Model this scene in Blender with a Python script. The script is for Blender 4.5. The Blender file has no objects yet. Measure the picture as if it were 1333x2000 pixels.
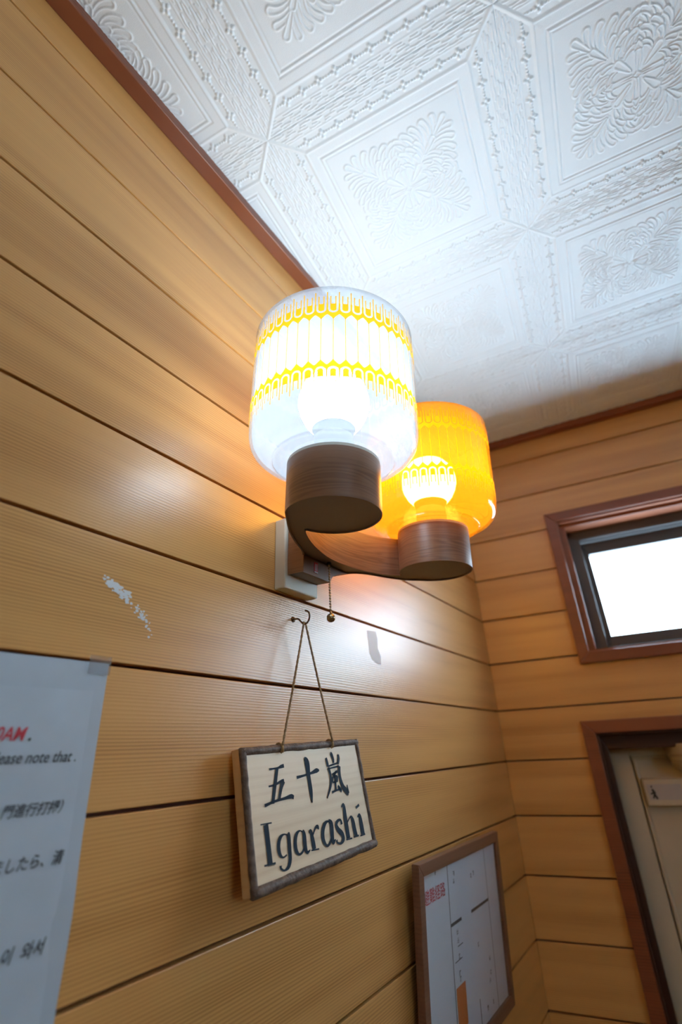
import bpy, bmesh, math, random
import numpy as np
from mathutils import Vector, Matrix
random.seed(7); np.random.seed(7)
S = 0.37            # metres per survey unit
CZ = 1.66           # camera height
sc = bpy.context.scene
COL = sc.collection

# ---------------------------------------------------------------- camera
CAM_F = Vector((-0.37940779, 0.81557432, 0.4369076))
CAM_R = Vector((0.89646641, 0.44087257, -0.04448996))
CAM_U = -Vector((-0.22890545, 0.37479315, -0.89840547))
cam_data = bpy.data.cameras.new('camera')
cam = bpy.data.objects.new('camera', cam_data)
COL.objects.link(cam)
cam.matrix_world = Matrix(((CAM_R.x, CAM_U.x, -CAM_F.x, 0), (CAM_R.y, CAM_U.y, -CAM_F.y, 0),
                           (CAM_R.z, CAM_U.z, -CAM_F.z, CZ), (0, 0, 0, 1)))
cam_data.sensor_fit = 'VERTICAL'
cam_data.sensor_height = 36.0
cam_data.lens = 971.75 * 36.0 / 2000.0
cam_data.clip_start = 0.01
cam_data.dof.use_dof = True
cam_data.dof.focus_distance = 1.42 * S
cam_data.dof.aperture_fstop = 3.4
sc.camera = cam

# ---------------------------------------------------------------- world, exposure
world = bpy.data.worlds.new('overcast_sky'); sc.world = world
world.use_nodes = True
_bg = world.node_tree.nodes['Background']
_bg.inputs['Color'].default_value = (0.62, 0.82, 1.0, 1)
_bg.inputs['Strength'].default_value = 20.0
sc.view_settings.view_transform = 'Standard'
sc.view_settings.look = 'None'
sc.view_settings.exposure = 0.0
sc.view_settings.gamma = 1.0
sc.view_settings.use_curve_mapping = False
sc.cycles.use_denoising = True
sc.cycles.max_bounces = 8
sc.cycles.diffuse_bounces = 4
sc.cycles.transparent_max_bounces = 24
sc.cycles.sample_clamp_indirect = 6.0
sc.cycles.caustics_reflective = False
sc.cycles.caustics_refractive = False
BULB_WHITE = 50.0
BULB_AMBER = 80.0

# ---------------------------------------------------------------- helpers
WY = Vector((0.1257730392, 0.9920590419, 0)); NL = Vector((0.9920590419, -0.1257730392, 0)); UP = Vector((0, 0, 1))
CORNER = (-NL + WY * 3.29) * S

def frame(o, x, y, z):
    return Matrix(((x[0], y[0], z[0], o[0]), (x[1], y[1], z[1], o[1]), (x[2], y[2], z[2], o[2]), (0, 0, 0, 1)))

FL = frame(-NL * S, WY, -NL, UP)                       # left wall: x along it, -y into the room
FF = frame(Vector((CORNER.x, CORNER.y, 0)), (1, 0, 0), (0, 1, 0), (0, 0, 1))   # far wall

def P(s, d, z):                                         # survey units -> wall-local metres
    return Vector((s * S, -d * S, CZ + z * S))

class MB:
    def __init__(self): self.v = []; self.f = []; self.m = []
    def add(self, vs, fs, mi=0):
        o = len(self.v); self.v += [tuple(p) for p in vs]
        self.f += [tuple(i + o for i in f) for f in fs]; self.m += [mi] * len(fs)
        return self
    def box(self, a, b, mi=0, bev=0.0):
        (x0, y0, z0), (x1, y1, z1) = a, b
        x0, x1 = min(x0, x1), max(x0, x1); y0, y1 = min(y0, y1), max(y0, y1); z0, z1 = min(z0, z1), max(z0, z1)
        if bev <= 0:
            vs = [(x0,y0,z0),(x1,y0,z0),(x1,y1,z0),(x0,y1,z0),(x0,y0,z1),(x1,y0,z1),(x1,y1,z1),(x0,y1,z1)]
            return self.add(vs, [(0,3,2,1),(4,5,6,7),(0,1,5,4),(1,2,6,5),(2,3,7,6),(3,0,4,7)], mi)
        bm = bmesh.new(); bmesh.ops.create_cube(bm, size=1)
        for v in bm.verts:
            v.co = Vector((x0 + (v.co.x + .5) * (x1 - x0), y0 + (v.co.y + .5) * (y1 - y0), z0 + (v.co.z + .5) * (z1 - z0)))
        bmesh.ops.bevel(bm, geom=bm.edges[:], offset=bev, segments=2, profile=.5, affect='EDGES')
        return self.bm(bm, mi)
    def bm(self, bm, mi=0):
        bm.verts.ensure_lookup_table(); bm.verts.index_update()
        self.add([v.co[:] for v in bm.verts], [[v.index for v in f.verts] for f in bm.faces], mi); bm.free(); return self
    def lathe(self, prof, n=64, c=(0, 0, 0), mi=0, close=False):
        vs = []; fs = []
        for r, h in prof:
            for k in range(n):
                a = 2 * math.pi * k / n; vs.append((c[0] + r * math.cos(a), c[1] + r * math.sin(a), c[2] + h))
        m = len(prof); rng = range(m if close else m - 1)
        for i in rng:
            j = (i + 1) % m
            for k in range(n):
                q = (k + 1) % n; fs.append((i*n+k, i*n+q, j*n+q, j*n+k))
        return self.add(vs, fs, mi)
    def tube(self, pts, r, n=8, mi=0, cap=True):
        pts = [Vector(p) for p in pts]; rs = r if isinstance(r, (list, tuple)) else [r] * len(pts)
        vs = []; fs = []; up = None
        for i, p in enumerate(pts):
            t = (pts[min(i+1, len(pts)-1)] - pts[max(i-1, 0)]).normalized()
            if up is None:
                up = Vector((0, 0, 1)) if abs(t.z) < .9 else Vector((1, 0, 0))
            a = t.cross(up).normalized(); up = a.cross(t).normalized()
            for k in range(n):
                q = 2 * math.pi * k / n; vs.append(p + (a * math.cos(q) + up * math.sin(q)) * rs[i])
        for i in range(len(pts) - 1):
            for k in range(n):
                q = (k + 1) % n; fs.append((i*n+k, i*n+q, (i+1)*n+q, (i+1)*n+k))
        if cap: fs.append(tuple(range(n))[::-1]); fs.append(tuple((len(pts)-1)*n + k for k in range(n)))
        return self.add(vs, fs, mi)
    def prism(self, poly, z0, z1, mi=0, side=True, bot=True, top=True):   # poly in xy
        n = len(poly); vs = [(x, y, z0) for x, y in poly] + [(x, y, z1) for x, y in poly]; fs = []
        if side: fs += [(k, (k+1) % n, n+(k+1) % n, n+k) for k in range(n)]
        self.add(vs, fs, mi)
        if bot or top:
            from mathutils.geometry import tessellate_polygon
            tr = tessellate_polygon([[Vector((x, y, 0)) for x, y in poly]])
            if bot: self.add(vs[:n], [t[::-1] for t in tr], mi)
            if top: self.add(vs[n:], [tuple(t) for t in tr], mi)
        return self
    def build(self, name, mats, parent=None, mat=None, smooth=False, kind=None, xf=None):
        me = bpy.data.meshes.new(name)
        vs = [tuple(xf @ Vector(p)) for p in self.v] if xf is not None else self.v
        me.from_pydata(vs, [], self.f)
        for m_ in (mats if isinstance(mats, (list, tuple)) else [mats]): me.materials.append(m_)
        me.polygons.foreach_set('material_index', self.m)
        bm = bmesh.new(); bm.from_mesh(me); bmesh.ops.recalc_face_normals(bm, faces=bm.faces[:]); bm.to_mesh(me); bm.free()
        if smooth:
            me.polygons.foreach_set('use_smooth', [True] * len(me.polygons))
            if smooth is not True: me.set_sharp_from_angle(angle=math.radians(smooth))
        me.update()
        o = bpy.data.objects.new(name, me); COL.objects.link(o)
        if parent is not None: o.parent = parent
        if mat is not None: o.matrix_local = mat
        if kind: o['kind'] = kind
        return o

def link(name, me, parent, mat=None):
    o = bpy.data.objects.new(name, me); COL.objects.link(o); o.parent = parent
    if mat is not None: o.matrix_local = mat
    return o

def tag(o, label, cat, group=None):
    o['label'] = label; o['category'] = cat
    if group: o['group'] = group
    return o

def empty(name, mw, label, cat, group=None):
    o = bpy.data.objects.new(name, None); COL.objects.link(o); o.matrix_world = mw
    o.empty_display_size = .02
    return tag(o, label, cat, group)

def ribbon(mb, pts, y, mi=0, sx=1.0, up=None):
    """flat tapered brush stroke in the local xz plane at depth y; pts = (x, z, width)"""
    n = len(pts)
    # smooth resample
    q = []
    for i in range(n - 1):
        p0 = pts[max(i-1, 0)]; p1 = pts[i]; p2 = pts[i+1]; p3 = pts[min(i+2, n-1)]
        st = 6 if n > 2 else 2
        for k in range(st):
            t = k / st
            q.append([.5 * ((2*p1[j]) + (-p0[j]+p2[j])*t + (2*p0[j]-5*p1[j]+4*p2[j]-p3[j])*t*t + (-p0[j]+3*p1[j]-3*p2[j]+p3[j])*t**3) for j in range(3)])
    q.append(list(pts[-1]))
    L = []; R = []
    for i, (x, z, w) in enumerate(q):
        a = q[max(i-1, 0)]; b = q[min(i+1, len(q)-1)]
        dx, dz = b[0]-a[0], b[1]-a[1]; l = math.hypot(dx, dz) or 1e-9
        nx, nz = -dz / l * w / 2, dx / l * w / 2
        L.append((x + nx, y, z + nz)); R.append((x - nx, y, z - nz))
    vs = L + R; m = len(L)
    mb.add(vs, [(i, i+1, m+i+1, m+i) for i in range(m-1)], mi)

def text_mesh(body, size, shear=0.0, offset=0.0, align='LEFT', sx=1.0):
    cu = bpy.data.curves.new('printed_text', 'FONT'); cu.body = body; cu.size = size; cu.shear = shear
    cu.offset = offset; cu.align_x = align; cu.resolution_u = 3
    o = bpy.data.objects.new('tmp', cu); COL.objects.link(o)
    bpy.context.view_layer.update()
    dg = bpy.context.evaluated_depsgraph_get()
    me = bpy.data.meshes.new_from_object(o.evaluated_get(dg))
    bpy.data.objects.remove(o); bpy.data.curves.remove(cu)
    # turn from xy into local xz
    for v in me.vertices: v.co = Vector((v.co.x * sx, 0, v.co.y))
    return me

# ---------------------------------------------------------------- materials
def new_mat(name):
    m = bpy.data.materials.new(name); m.use_nodes = True; nt = m.node_tree
    return m, nt, nt.nodes['Principled BSDF']

def plain(name, col, rough=.5, metal=0.0, bump=0.0, bscale=200, spec=.5, var=0.0, vscale=20):
    m, nt, b = new_mat(name)
    b.inputs['Base Color'].default_value = (*col, 1); b.inputs['Roughness'].default_value = rough
    b.inputs['Metallic'].default_value = metal; b.inputs['Specular IOR Level'].default_value = spec
    tc = nt.nodes.new('ShaderNodeTexCoord')
    if var > 0:
        n = nt.nodes.new('ShaderNodeTexNoise'); n.inputs['Scale'].default_value = vscale; n.inputs['Detail'].default_value = 4
        nt.links.new(tc.outputs['Object'], n.inputs['Vector'])
        r = nt.nodes.new('ShaderNodeValToRGB'); e = r.color_ramp.elements
        e[0].position = .3; e[1].position = .7
        e[0].color = (*[c * (1 - var) for c in col], 1); e[1].color = (*[min(1, c * (1 + var)) for c in col], 1)
        nt.links.new(n.outputs['Fac'], r.inputs['Fac']); nt.links.new(r.outputs['Color'], b.inputs['Base Color'])
    if bump > 0:
        n = nt.nodes.new('ShaderNodeTexNoise'); n.inputs['Scale'].default_value = bscale; n.inputs['Detail'].default_value = 3
        nt.links.new(tc.outputs['Object'], n.inputs['Vector'])
        bp = nt.nodes.new('ShaderNodeBump'); bp.inputs['Strength'].default_value = bump; bp.inputs['Distance'].default_value = .001
        nt.links.new(n.outputs['Fac'], bp.inputs['Height']); nt.links.new(bp.outputs['Normal'], b.inputs['Normal'])
    return m

def wood(name, light, dark, lines=420.0, along=1.2, rough=.3, contrast=.55, axis='z', wob=6.0, spec=.5, fig=1.0, rand=True, across=18.0):
    """sawn-grain wood: fine wavy lines running along local x, stacked along `axis`"""
    m, nt, b = new_mat(name); N = nt.nodes; L = nt.links
    tc = N.new('ShaderNodeTexCoord'); oi = N.new('ShaderNodeObjectInfo')
    sep = N.new('ShaderNodeSeparateXYZ'); L.new(tc.outputs['Object'], sep.inputs[0])
    def math_(op, a, b_, c=None):
        n = N.new('ShaderNodeMath'); n.operation = op
        for i, v in enumerate((a, b_, c)):
            if v is None: continue
            if hasattr(v, 'name'): L.new(v, n.inputs[i])
            else: n.inputs[i].default_value = v
        return n.outputs[0]
    az = sep.outputs['Z'] if axis == 'z' else sep.outputs['Y']
    ax_ = sep.outputs['X']
    ay = sep.outputs['Y'] if axis == 'z' else sep.outputs['Z']
    rnd = math_('MULTIPLY', oi.outputs['Random'], 37.0 if rand else 0.0)
    c1 = N.new('ShaderNodeCombineXYZ')
    L.new(math_('ADD', math_('MULTIPLY', ax_, along), rnd), c1.inputs[0]); L.new(math_('MULTIPLY', az, across), c1.inputs[2]); L.new(math_('ADD', math_('MULTIPLY', ay, along), rnd), c1.inputs[1])
    big = N.new('ShaderNodeTexNoise'); big.inputs['Scale'].default_value = 1.0; big.inputs['Detail'].default_value = 2.5
    L.new(c1.outputs[0], big.inputs['Vector'])
    ph = math_('ADD', math_('MULTIPLY', az, lines), math_('MULTIPLY', big.outputs['Fac'], wob * 6.28))
    ph = math_('ADD', ph, math_('MULTIPLY', rnd, 3.1))
    s = math_('SINE', ph, 0.0)
    s = math_('POWER', math_('MULTIPLY_ADD', s, .5, .5), 1.6)
    # line strength varies over the board, plus fine fibre
    c2 = N.new('ShaderNodeCombineXYZ')
    L.new(math_('ADD', math_('MULTIPLY', ax_, 9.0), rnd), c2.inputs[0]); L.new(math_('MULTIPLY', az, 900.0), c2.inputs[2]); L.new(math_('MULTIPLY', ay, 9.0), c2.inputs[1])
    fib = N.new('ShaderNodeTexNoise'); fib.inputs['Scale'].default_value = 1.0; fib.inputs['Detail'].default_value = 2
    L.new(c2.outputs[0], fib.inputs['Vector'])
    c3 = N.new('ShaderNodeCombineXYZ')
    L.new(math_('ADD', math_('MULTIPLY', ax_, 2.0), math_('MULTIPLY', rnd, 1.7)), c3.inputs[0]); L.new(math_('MULTIPLY', az, 34.0), c3.inputs[2])
    band = N.new('ShaderNodeTexNoise'); band.inputs['Scale'].default_value = 1.0; band.inputs['Detail'].default_value = 1.5
    L.new(c3.outputs[0], band.inputs['Vector'])
    amt = math_('MULTIPLY', s, math_('MULTIPLY_ADD', band.outputs['Fac'], 1.6, -.25))
    f = math_('ADD', math_('MULTIPLY', amt, contrast), math_('MULTIPLY', math_('SUBTRACT', fib.outputs['Fac'], .5), .5))
    f = math_('ADD', f, math_('MULTIPLY', math_('SUBTRACT', band.outputs['Fac'], .5), .9 * fig))
    if rand: f = math_('ADD', f, math_('MULTIPLY', math_('SUBTRACT', oi.outputs['Random'], .5), .22))
    mx = N.new('ShaderNodeMixRGB'); mx.use_clamp = True; L.new(f, mx.inputs['Fac'])
    mx.inputs[1].default_value = (*light, 1); mx.inputs[2].default_value = (*dark, 1)
    L.new(mx.outputs[0], b.inputs['Base Color'])
    b.inputs['Roughness'].default_value = rough; b.inputs['Specular IOR Level'].default_value = spec
    bp = N.new('ShaderNodeBump'); bp.inputs['Strength'].default_value = .12; bp.inputs['Distance'].default_value = .0004
    L.new(s, bp.inputs['Height']); L.new(bp.outputs['Normal'], b.inputs['Normal'])
    return m

M = {}
M['board'] = wood('varnished_pine', (0.68, 0.358, 0.112), (0.37, 0.150, 0.034), lines=2300, rough=.32, contrast=.78, spec=.62)
M['groove'] = plain('dark_groove', (0.10, 0.035, 0.022), .6)
M['trimwood'] = wood('red_brown_trim', (0.25, 0.075, 0.03), (0.10, 0.028, 0.014), lines=1500, rough=.35, contrast=.6)
M['walnut'] = wood('walnut_veneer', (0.30, 0.155, 0.085), (0.12, 0.052, 0.028), lines=1000, along=9, rough=.33, contrast=.55, wob=5.0, across=110)
M['under'] = plain('dark_brown_plastic', (0.22, 0.175, 0.15), .5, bump=.15, bscale=900)
M['tile'] = plain('white_embossed_paper', (0.74, 0.82, 0.86), .62, bump=.25, bscale=1400, var=.02, vscale=12)
M['plaster'] = plain('white_plaster', (0.78, 0.77, 0.73), .8, bump=.2)
M['cream'] = plain('cream_plastic', (0.66, 0.62, 0.52), .45)
M['brass'] = plain('aged_brass', (0.36, 0.27, 0.15), .35, metal=1.0, var=.25, vscale=300)
M['hook'] = plain('dark_bronze', (0.16, 0.10, 0.05), .4, metal=.9)
M['twine'] = plain('hemp_twine', (0.42, 0.28, 0.13), .85, bump=.6, bscale=2500, var=.3, vscale=700)
M['plaque'] = wood('pale_plaque_wood', (0.86, 0.69, 0.47), (0.68, 0.48, 0.28), lines=700, along=2, rough=.5, contrast=.4, wob=3)
M['plaqueside'] = wood('plaque_edge_wood', (0.62, 0.36, 0.15), (0.45, 0.23, 0.08), lines=700, along=2, rough=.5, contrast=.4, wob=3)
M['bark'] = plain('grey_brown_bark', (0.14, 0.098, 0.074), .55, spec=.3, bump=.9, bscale=350, var=.45, vscale=160)
M['ink'] = plain('blue_black_ink', (0.022, 0.035, 0.052), .7, spec=.15)
M['black'] = plain('black_print', (0.03, 0.035, 0.04), .5)
M['red'] = plain('red_print', (0.55, 0.05, 0.07), .5)
M['mappaper'] = plain('map_paper', (0.74, 0.78, 0.84), .4)
M['orange'] = plain('orange_print', (0.62, 0.16, 0.03), .5)
M['paper'] = plain('white_paper', (0.47, 0.55, 0.62), .35, var=.05, vscale=25)
M['pouch'] = plain('laminate_film', (0.48, 0.56, 0.63), .2, var=.03, vscale=40)
M['mapframe'] = wood('brown_map_frame', (0.20, 0.095, 0.055), (0.10, 0.045, 0.03), lines=1300, rough=.35, contrast=.4)
M['alu'] = plain('bronze_aluminium', (0.085, 0.078, 0.078), .42, metal=.5)
M['jamb'] = plain('dark_brown_jamb', (0.055, 0.02, 0.012), .4)
M['doorpaint'] = plain('cream_door_paint', (0.62, 0.53, 0.38), .5, var=.04, vscale=10)
M['steel'] = plain('pale_steel', (0.7, 0.72, 0.75), .3, metal=1.0)
M['card'] = plain('grey_card', (0.52, 0.47, 0.44), .6)
M['floorwood'] = wood('floor_wood', (0.40, 0.22, 0.10), (0.22, 0.10, 0.04), lines=900, rough=.35, contrast=.5, axis='y')
M['bulb'] = None

def glass_mat(name, tint, frost, body, rough=.08):
    m = bpy.data.materials.new(name); m.use_nodes = True; nt = m.node_tree; N = nt.nodes; L = nt.links
    N.remove(N['Principled BSDF']); out = N['Material Output']
    tr = N.new('ShaderNodeBsdfTransparent'); tr.inputs[0].default_value = (*tint, 1)
    tl = N.new('ShaderNodeBsdfTranslucent'); tl.inputs[0].default_value = (*body, 1)
    df = N.new('ShaderNodeBsdfDiffuse'); df.inputs[0].default_value = (*body, 1)
    gl = N.new('ShaderNodeBsdfGlossy'); gl.inputs['Roughness'].default_value = rough
    mA = N.new('ShaderNodeMixShader'); mA.inputs[0].default_value = .35; L.new(tl.outputs[0], mA.inputs[1]); L.new(df.outputs[0], mA.inputs[2])
    mB = N.new('ShaderNodeMixShader'); mB.inputs[0].default_value = frost; L.new(tr.outputs[0], mB.inputs[1]); L.new(mA.outputs[0], mB.inputs[2])
    fr = N.new('ShaderNodeFresnel'); fr.inputs['IOR'].default_value = 1.45
    ge = N.new('ShaderNodeNewGeometry'); mf = N.new('ShaderNodeMath'); mf.operation = 'SUBTRACT'; mf.use_clamp = True
    L.new(fr.outputs[0], mf.inputs[0]); L.new(ge.outputs['Backfacing'], mf.inputs[1])   # no total reflection inside a thin sheet
    mC = N.new('ShaderNodeMixShader'); L.new(mf.outputs[0], mC.inputs[0]); L.new(mB.outputs[0], mC.inputs[1]); L.new(gl.outputs[0], mC.inputs[2])
    # faint hammered texture
    tc = N.new('ShaderNodeTexCoord'); mp = N.new('ShaderNodeMapping'); mp.inputs['Scale'].default_value = (1, 1, 5)
    no = N.new('ShaderNodeTexNoise'); no.inputs['Scale'].default_value = 160
    L.new(tc.outputs['Object'], mp.inputs[0]); L.new(mp.outputs[0], no.inputs['Vector'])
    bp = N.new('ShaderNodeBump'); bp.inputs['Strength'].default_value = .12; bp.inputs['Distance'].default_value = .001
    L.new(no.outputs['Fac'], bp.inputs['Height']); L.new(bp.outputs[0], gl.inputs['Normal'])
    L.new(mC.outputs[0], out.inputs['Surface'])
    return m
M['clear'] = glass_mat('frosted_clear_glass', (.95, .97, .99), .42, (.355, .385, .42), .10)
M['amber'] = glass_mat('amber_glass', (1.0, .64, .20), .34, (.55, .26, .02))
M['tape'] = glass_mat('clear_tape_film', (.95, .96, .97), .18, (.75, .78, .8), .3)
M['pane'] = glass_mat('window_glass', (.97, .99, 1.0), .02, (.9, .95, 1.0), .02)

def print_mat():
    m, nt, b = new_mat('yellow_orange_glass_print'); N = nt.nodes; L = nt.links
    b.inputs['Base Color'].default_value = (1.0, .47, .010, 1); b.inputs['Roughness'].default_value = .3
    tl = N.new('ShaderNodeBsdfTranslucent'); tl.inputs[0].default_value = (1.0, .47, .010, 1)
    mx = N.new('ShaderNodeMixShader'); mx.inputs[0].default_value = .55
    L.new(b.outputs[0], mx.inputs[1]); L.new(tl.outputs[0], mx.inputs[2]); L.new(mx.outputs[0], N['Material Output'].inputs['Surface'])
    return m
M['print'] = print_mat()

def emit_mat(name, col, strength):
    m = bpy.data.materials.new(name); m.use_nodes = True; nt = m.node_tree
    nt.nodes.remove(nt.nodes['Principled BSDF']); e = nt.nodes.new('ShaderNodeEmission')
    e.inputs[0].default_value = (*col, 1); e.inputs[1].default_value = strength
    nt.links.new(e.outputs[0], nt.nodes['Material Output'].inputs['Surface']); return m
M['bulb_white'] = emit_mat('lit_white_bulb', (0.74, 0.88, 1.0), BULB_WHITE)
M['bulb_amber'] = emit_mat('lit_white_bulb_under_amber', (0.72, 0.88, 1.0), BULB_AMBER)

# ---------------------------------------------------------------- setting: walls
CEIL = CZ + 2.043 * S
PITCH = 0.2765; G0 = 0.193; GW = 0.0085          # groove pitch, one groove height, groove width (units)
RX = 1.50                                         # right wall x (world)
RY = -1.55                                        # rear wall y (world)
rows = []
k = -17
while True:
    z0 = G0 + k * PITCH + GW / 2; z1 = z0 + PITCH - GW
    if z0 > 2.05: break
    rows.append((max(z0, -CZ / S), min(z1, 2.043 + .0)))
    k += 1

def board_wall(name, F, x0, x1, holes=()):
    """wall slab with a board object per row (and per side of each opening); x in metres along the wall"""
    def spans(za, zb):
        cuts = [(h[0], h[1]) for h in holes if h[2] < zb and h[3] > za]
        cur = x0; out = []
        for a, b in sorted(cuts):
            if a > cur: out.append((cur, a))
            cur = max(cur, b)
        if cur < x1: out.append((cur, x1))
        return out
    mb = MB(); zs = sorted(set([0.0, CEIL] + [z for h in holes for z in (max(0, h[2]), h[3])]))
    for a, b in zip(zs[:-1], zs[1:]):
        for s0, s1 in spans(a + 1e-4, b - 1e-4):
            mb.box((s0 - (.12 if s0 <= x0 else 0), .009, a), (s1 + (.12 if s1 >= x1 else 0), .10, b))
    w = mb.build(name, M['groove'], kind='structure'); w.matrix_world = F
    for za, zb in rows:
        a = max(0.0, CZ + za * S); b = CZ + zb * S
        # split rows at opening edges so a board never crosses a hole
        zz = sorted(set([a, b] + [z for h in holes for z in (h[2], h[3]) if a < z < b]))
        for q0, q1 in zip(zz[:-1], zz[1:]):
            if q1 - q0 < .004: continue
            for s0, s1 in spans(q0 + 1e-4, q1 - 1e-4):
                if s1 - s0 < .01: continue
                MB().box((0, 0, -(q1-q0)/2), (s1 - s0, .009, (q1-q0)/2), bev=.0007).build('board', M['board'], w,
                         Matrix.Translation((s0, 0, (q0+q1)/2)))
    return w

wl_len = 3.29 * S
board_wall('wall_left', FL, -1.75, wl_len)
# far wall openings (local metres from the corner)
WX0, WX1 = .583 * S, 3.0 * S
WZ0, WZ1 = CZ + .475 * S, CZ + 1.335 * S
DX0, DX1 = .511 * S, 2.75 * S
DZ1 = CZ + .046 * S
far_len = RX - CORNER.x
board_wall('wall_far', FF, 0.0, far_len, holes=[(WX0, WX1, WZ0, WZ1), (DX0, DX1, -1, DZ1)])
# right wall (with the added, unseen daylight window) and rear wall
FR = frame((RX, CORNER.y, 0), (0, -1, 0), (1, 0, 0), UP)
r_len = CORNER.y - RY
board_wall('wall_right', FR, 0, r_len, holes=[(1.75, 2.40, 1.74, 2.20)])
rear_x0 = -1.40
FB = frame((RX, RY, 0), (-1, 0, 0), (0, -1, 0), UP)
board_wall('wall_rear', FB, 0, RX - rear_x0)

MB().box((-1.9, RY - .2, -.1), (RX + .2, CORNER.y + .2, 0)).build('floor', M['floorwood'], kind='structure')

# ---------------------------------------------------------------- ceiling tiles: real embossed relief
CELL = 0.821 * S
def seg_dist(px, py, ax, ay, bx, by):
    dx, dy = bx - ax, by - ay
    t = np.clip(((px - ax) * dx + (py - ay) * dy) / (dx*dx + dy*dy + 1e-12), 0, 1)
    return np.hypot(px - ax - t * dx, py - ay - t * dy), t

def leaf(h, u, v, x, y, ang, length, curl, r, amp=1.0, hollow=.8):
    """comma leaf: curled stroke swelling to a round head with a raised lip and a sunk middle"""
    n = 7; pts = []; a = ang; px, py = x, y
    for i in range(n + 1):
        pts.append((px, py)); a += curl / n
        px += math.cos(a) * length / n; py += math.sin(a) * length / n
    best = np.full_like(h, -9.0); dn = np.full_like(h, 9.0)
    for i in range(n):
        d, t = seg_dist(u, v, *pts[i], *pts[i+1])
        rr = r * (.30 + .70 * ((i + t) / n) ** .8)
        q = d / rr
        dn = np.minimum(dn, q)
    lip = np.clip(1 - np.abs(dn - .72) / .34, 0, 1) ** .7
    prof = np.maximum(lip, (1 - hollow) * (dn < .72))
    inside = dn < 1.06
    h[inside] = np.maximum(prof, .12)[inside] * amp          # later leaves lie over earlier ones

def relief(n):
    g = (np.arange(n + 1) / n) - .5
    u, v = np.meshgrid(g, g); au, av = np.abs(u), np.abs(v)
    e = .5 - np.maximum(au, av)                      # distance to the cell edge
    al = np.where(au > av, v, u)                     # coordinate along the nearest edge
    side = np.where(au > av, np.where(u > 0, 0, 1), np.where(v > 0, 2, 3))
    bump = lambda x, c, w: np.clip(1 - np.abs(x - c) / w, 0, 1) ** .8
    h = .55 * (e > .127) * np.clip((e - .121) / .01, 0, 1)          # raised panel
    h = np.maximum(h, 1.0 * bump(e, .127, .011))
    h -= .55 * bump(e, .172, .006); h += .45 * bump(e, .181, .006); h -= .45 * bump(e, .190, .005)
    dg = np.abs(au - av) / 1.414
    h = np.maximum(h, .85 * bump(dg, 0, .010) * (e < .13))          # mitre ridges between the strips
    instrip = (e < .116) & (dg > .012)
    h = np.where(instrip, np.maximum(h, .35 * bump(e, .058, .004)), h)
    for k in range(5):
        c = .006 + k * .0105
        ph = (al * 23 + k * 3.7 + side * 1.3)
        on = (np.sin(ph * 6.28 * .6) + np.sin(ph * 6.28 * .37 + k) > -.35)
        wob = .0012 * np.sin(al * 120 + k * 2)
        h = np.where(instrip & on, np.maximum(h, .75 * bump(e + wob, c, .0036)), h)
    per = .077; ph = (al / per) % 1.0 - .5; x = ph * per; y = e - .088
    star = np.zeros_like(h)
    for a in (0, math.pi/2, math.pi, -math.pi/2):
        cx, cy = x * math.cos(a) + y * math.sin(a), -x * math.sin(a) + y * math.cos(a)
        star = np.maximum(star, np.clip(1 - np.hypot((cx - .0115) / 1.25, cy) / .0080, 0, 1) ** .6)
    star -= .6 * np.clip(1 - np.hypot(x, y) / .004, 0, 1)
    x2 = ((al / per + .5) % 1.0 - .5) * per
    for dx in (-.013, 0, .013):
        star = np.maximum(star, .8 * np.clip(1 - np.hypot(x2 - dx, y) / .0056, 0, 1) ** .6)
    h = np.where(instrip, np.maximum(h, 1.5 * star), h)
    # rosette: one lobe mirrored four ways
    R = np.zeros_like(h); D = math.radians; K = .91
    def L(x, y, ang, ln, cu, r, amp=1.0, both=True):
        leaf(R, au, av, x*K, y*K, D(ang), ln*K, D(cu), r*K, amp)
        if both: leaf(R, au, av, y*K, x*K, D(90 - ang), ln*K, D(-cu), r*K, amp)
    # outer fan, from beside the axes round to the corner
    L(.165, .020, 25, .085, -95, .017)
    L(.175, .050, 25, .095, -95, .018)
    L(.180, .088, 22, .095, -85, .019)
    L(.182, .125, 25, .095, -75, .019)
    L(.183, .160, 32, .095, -65, .019)
    L(.187, .187, 36, .092, -42, .018)
    L(.190, .190, 45, .090, 0, .019, 1.0, False)
    # second fan
    L(.118, .022, 10, .070, -70, .016)
    L(.122, .055, 15, .078, -85, .017)
    L(.125, .088, 18, .080, -80, .017)
    L(.128, .118, 26, .078, -70, .017)
    L(.130, .130, 45, .075, 0, .018, 1.0, False)
    # third
    L(.080, .055, 5, .060, -80, .015)
    L(.085, .085, 30, .060, -55, .015)
    L(.085, .012, 10, .060, -60, .014)
    # inner petals
    L(.045, .045, 15, .060, 70, .016)
    L(.030, .030, 45, .075, 0, .022, .9, False)
    L(.012, .004, 4, .085, -8, .013, 1.0)
    h = h + R * .85 * np.clip((e - .193) / .006, 0, 1)
    h -= .5 * np.clip(1 - e / .0016, 0, 1)                          # seam at the tile edge
    return u, v, h

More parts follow.
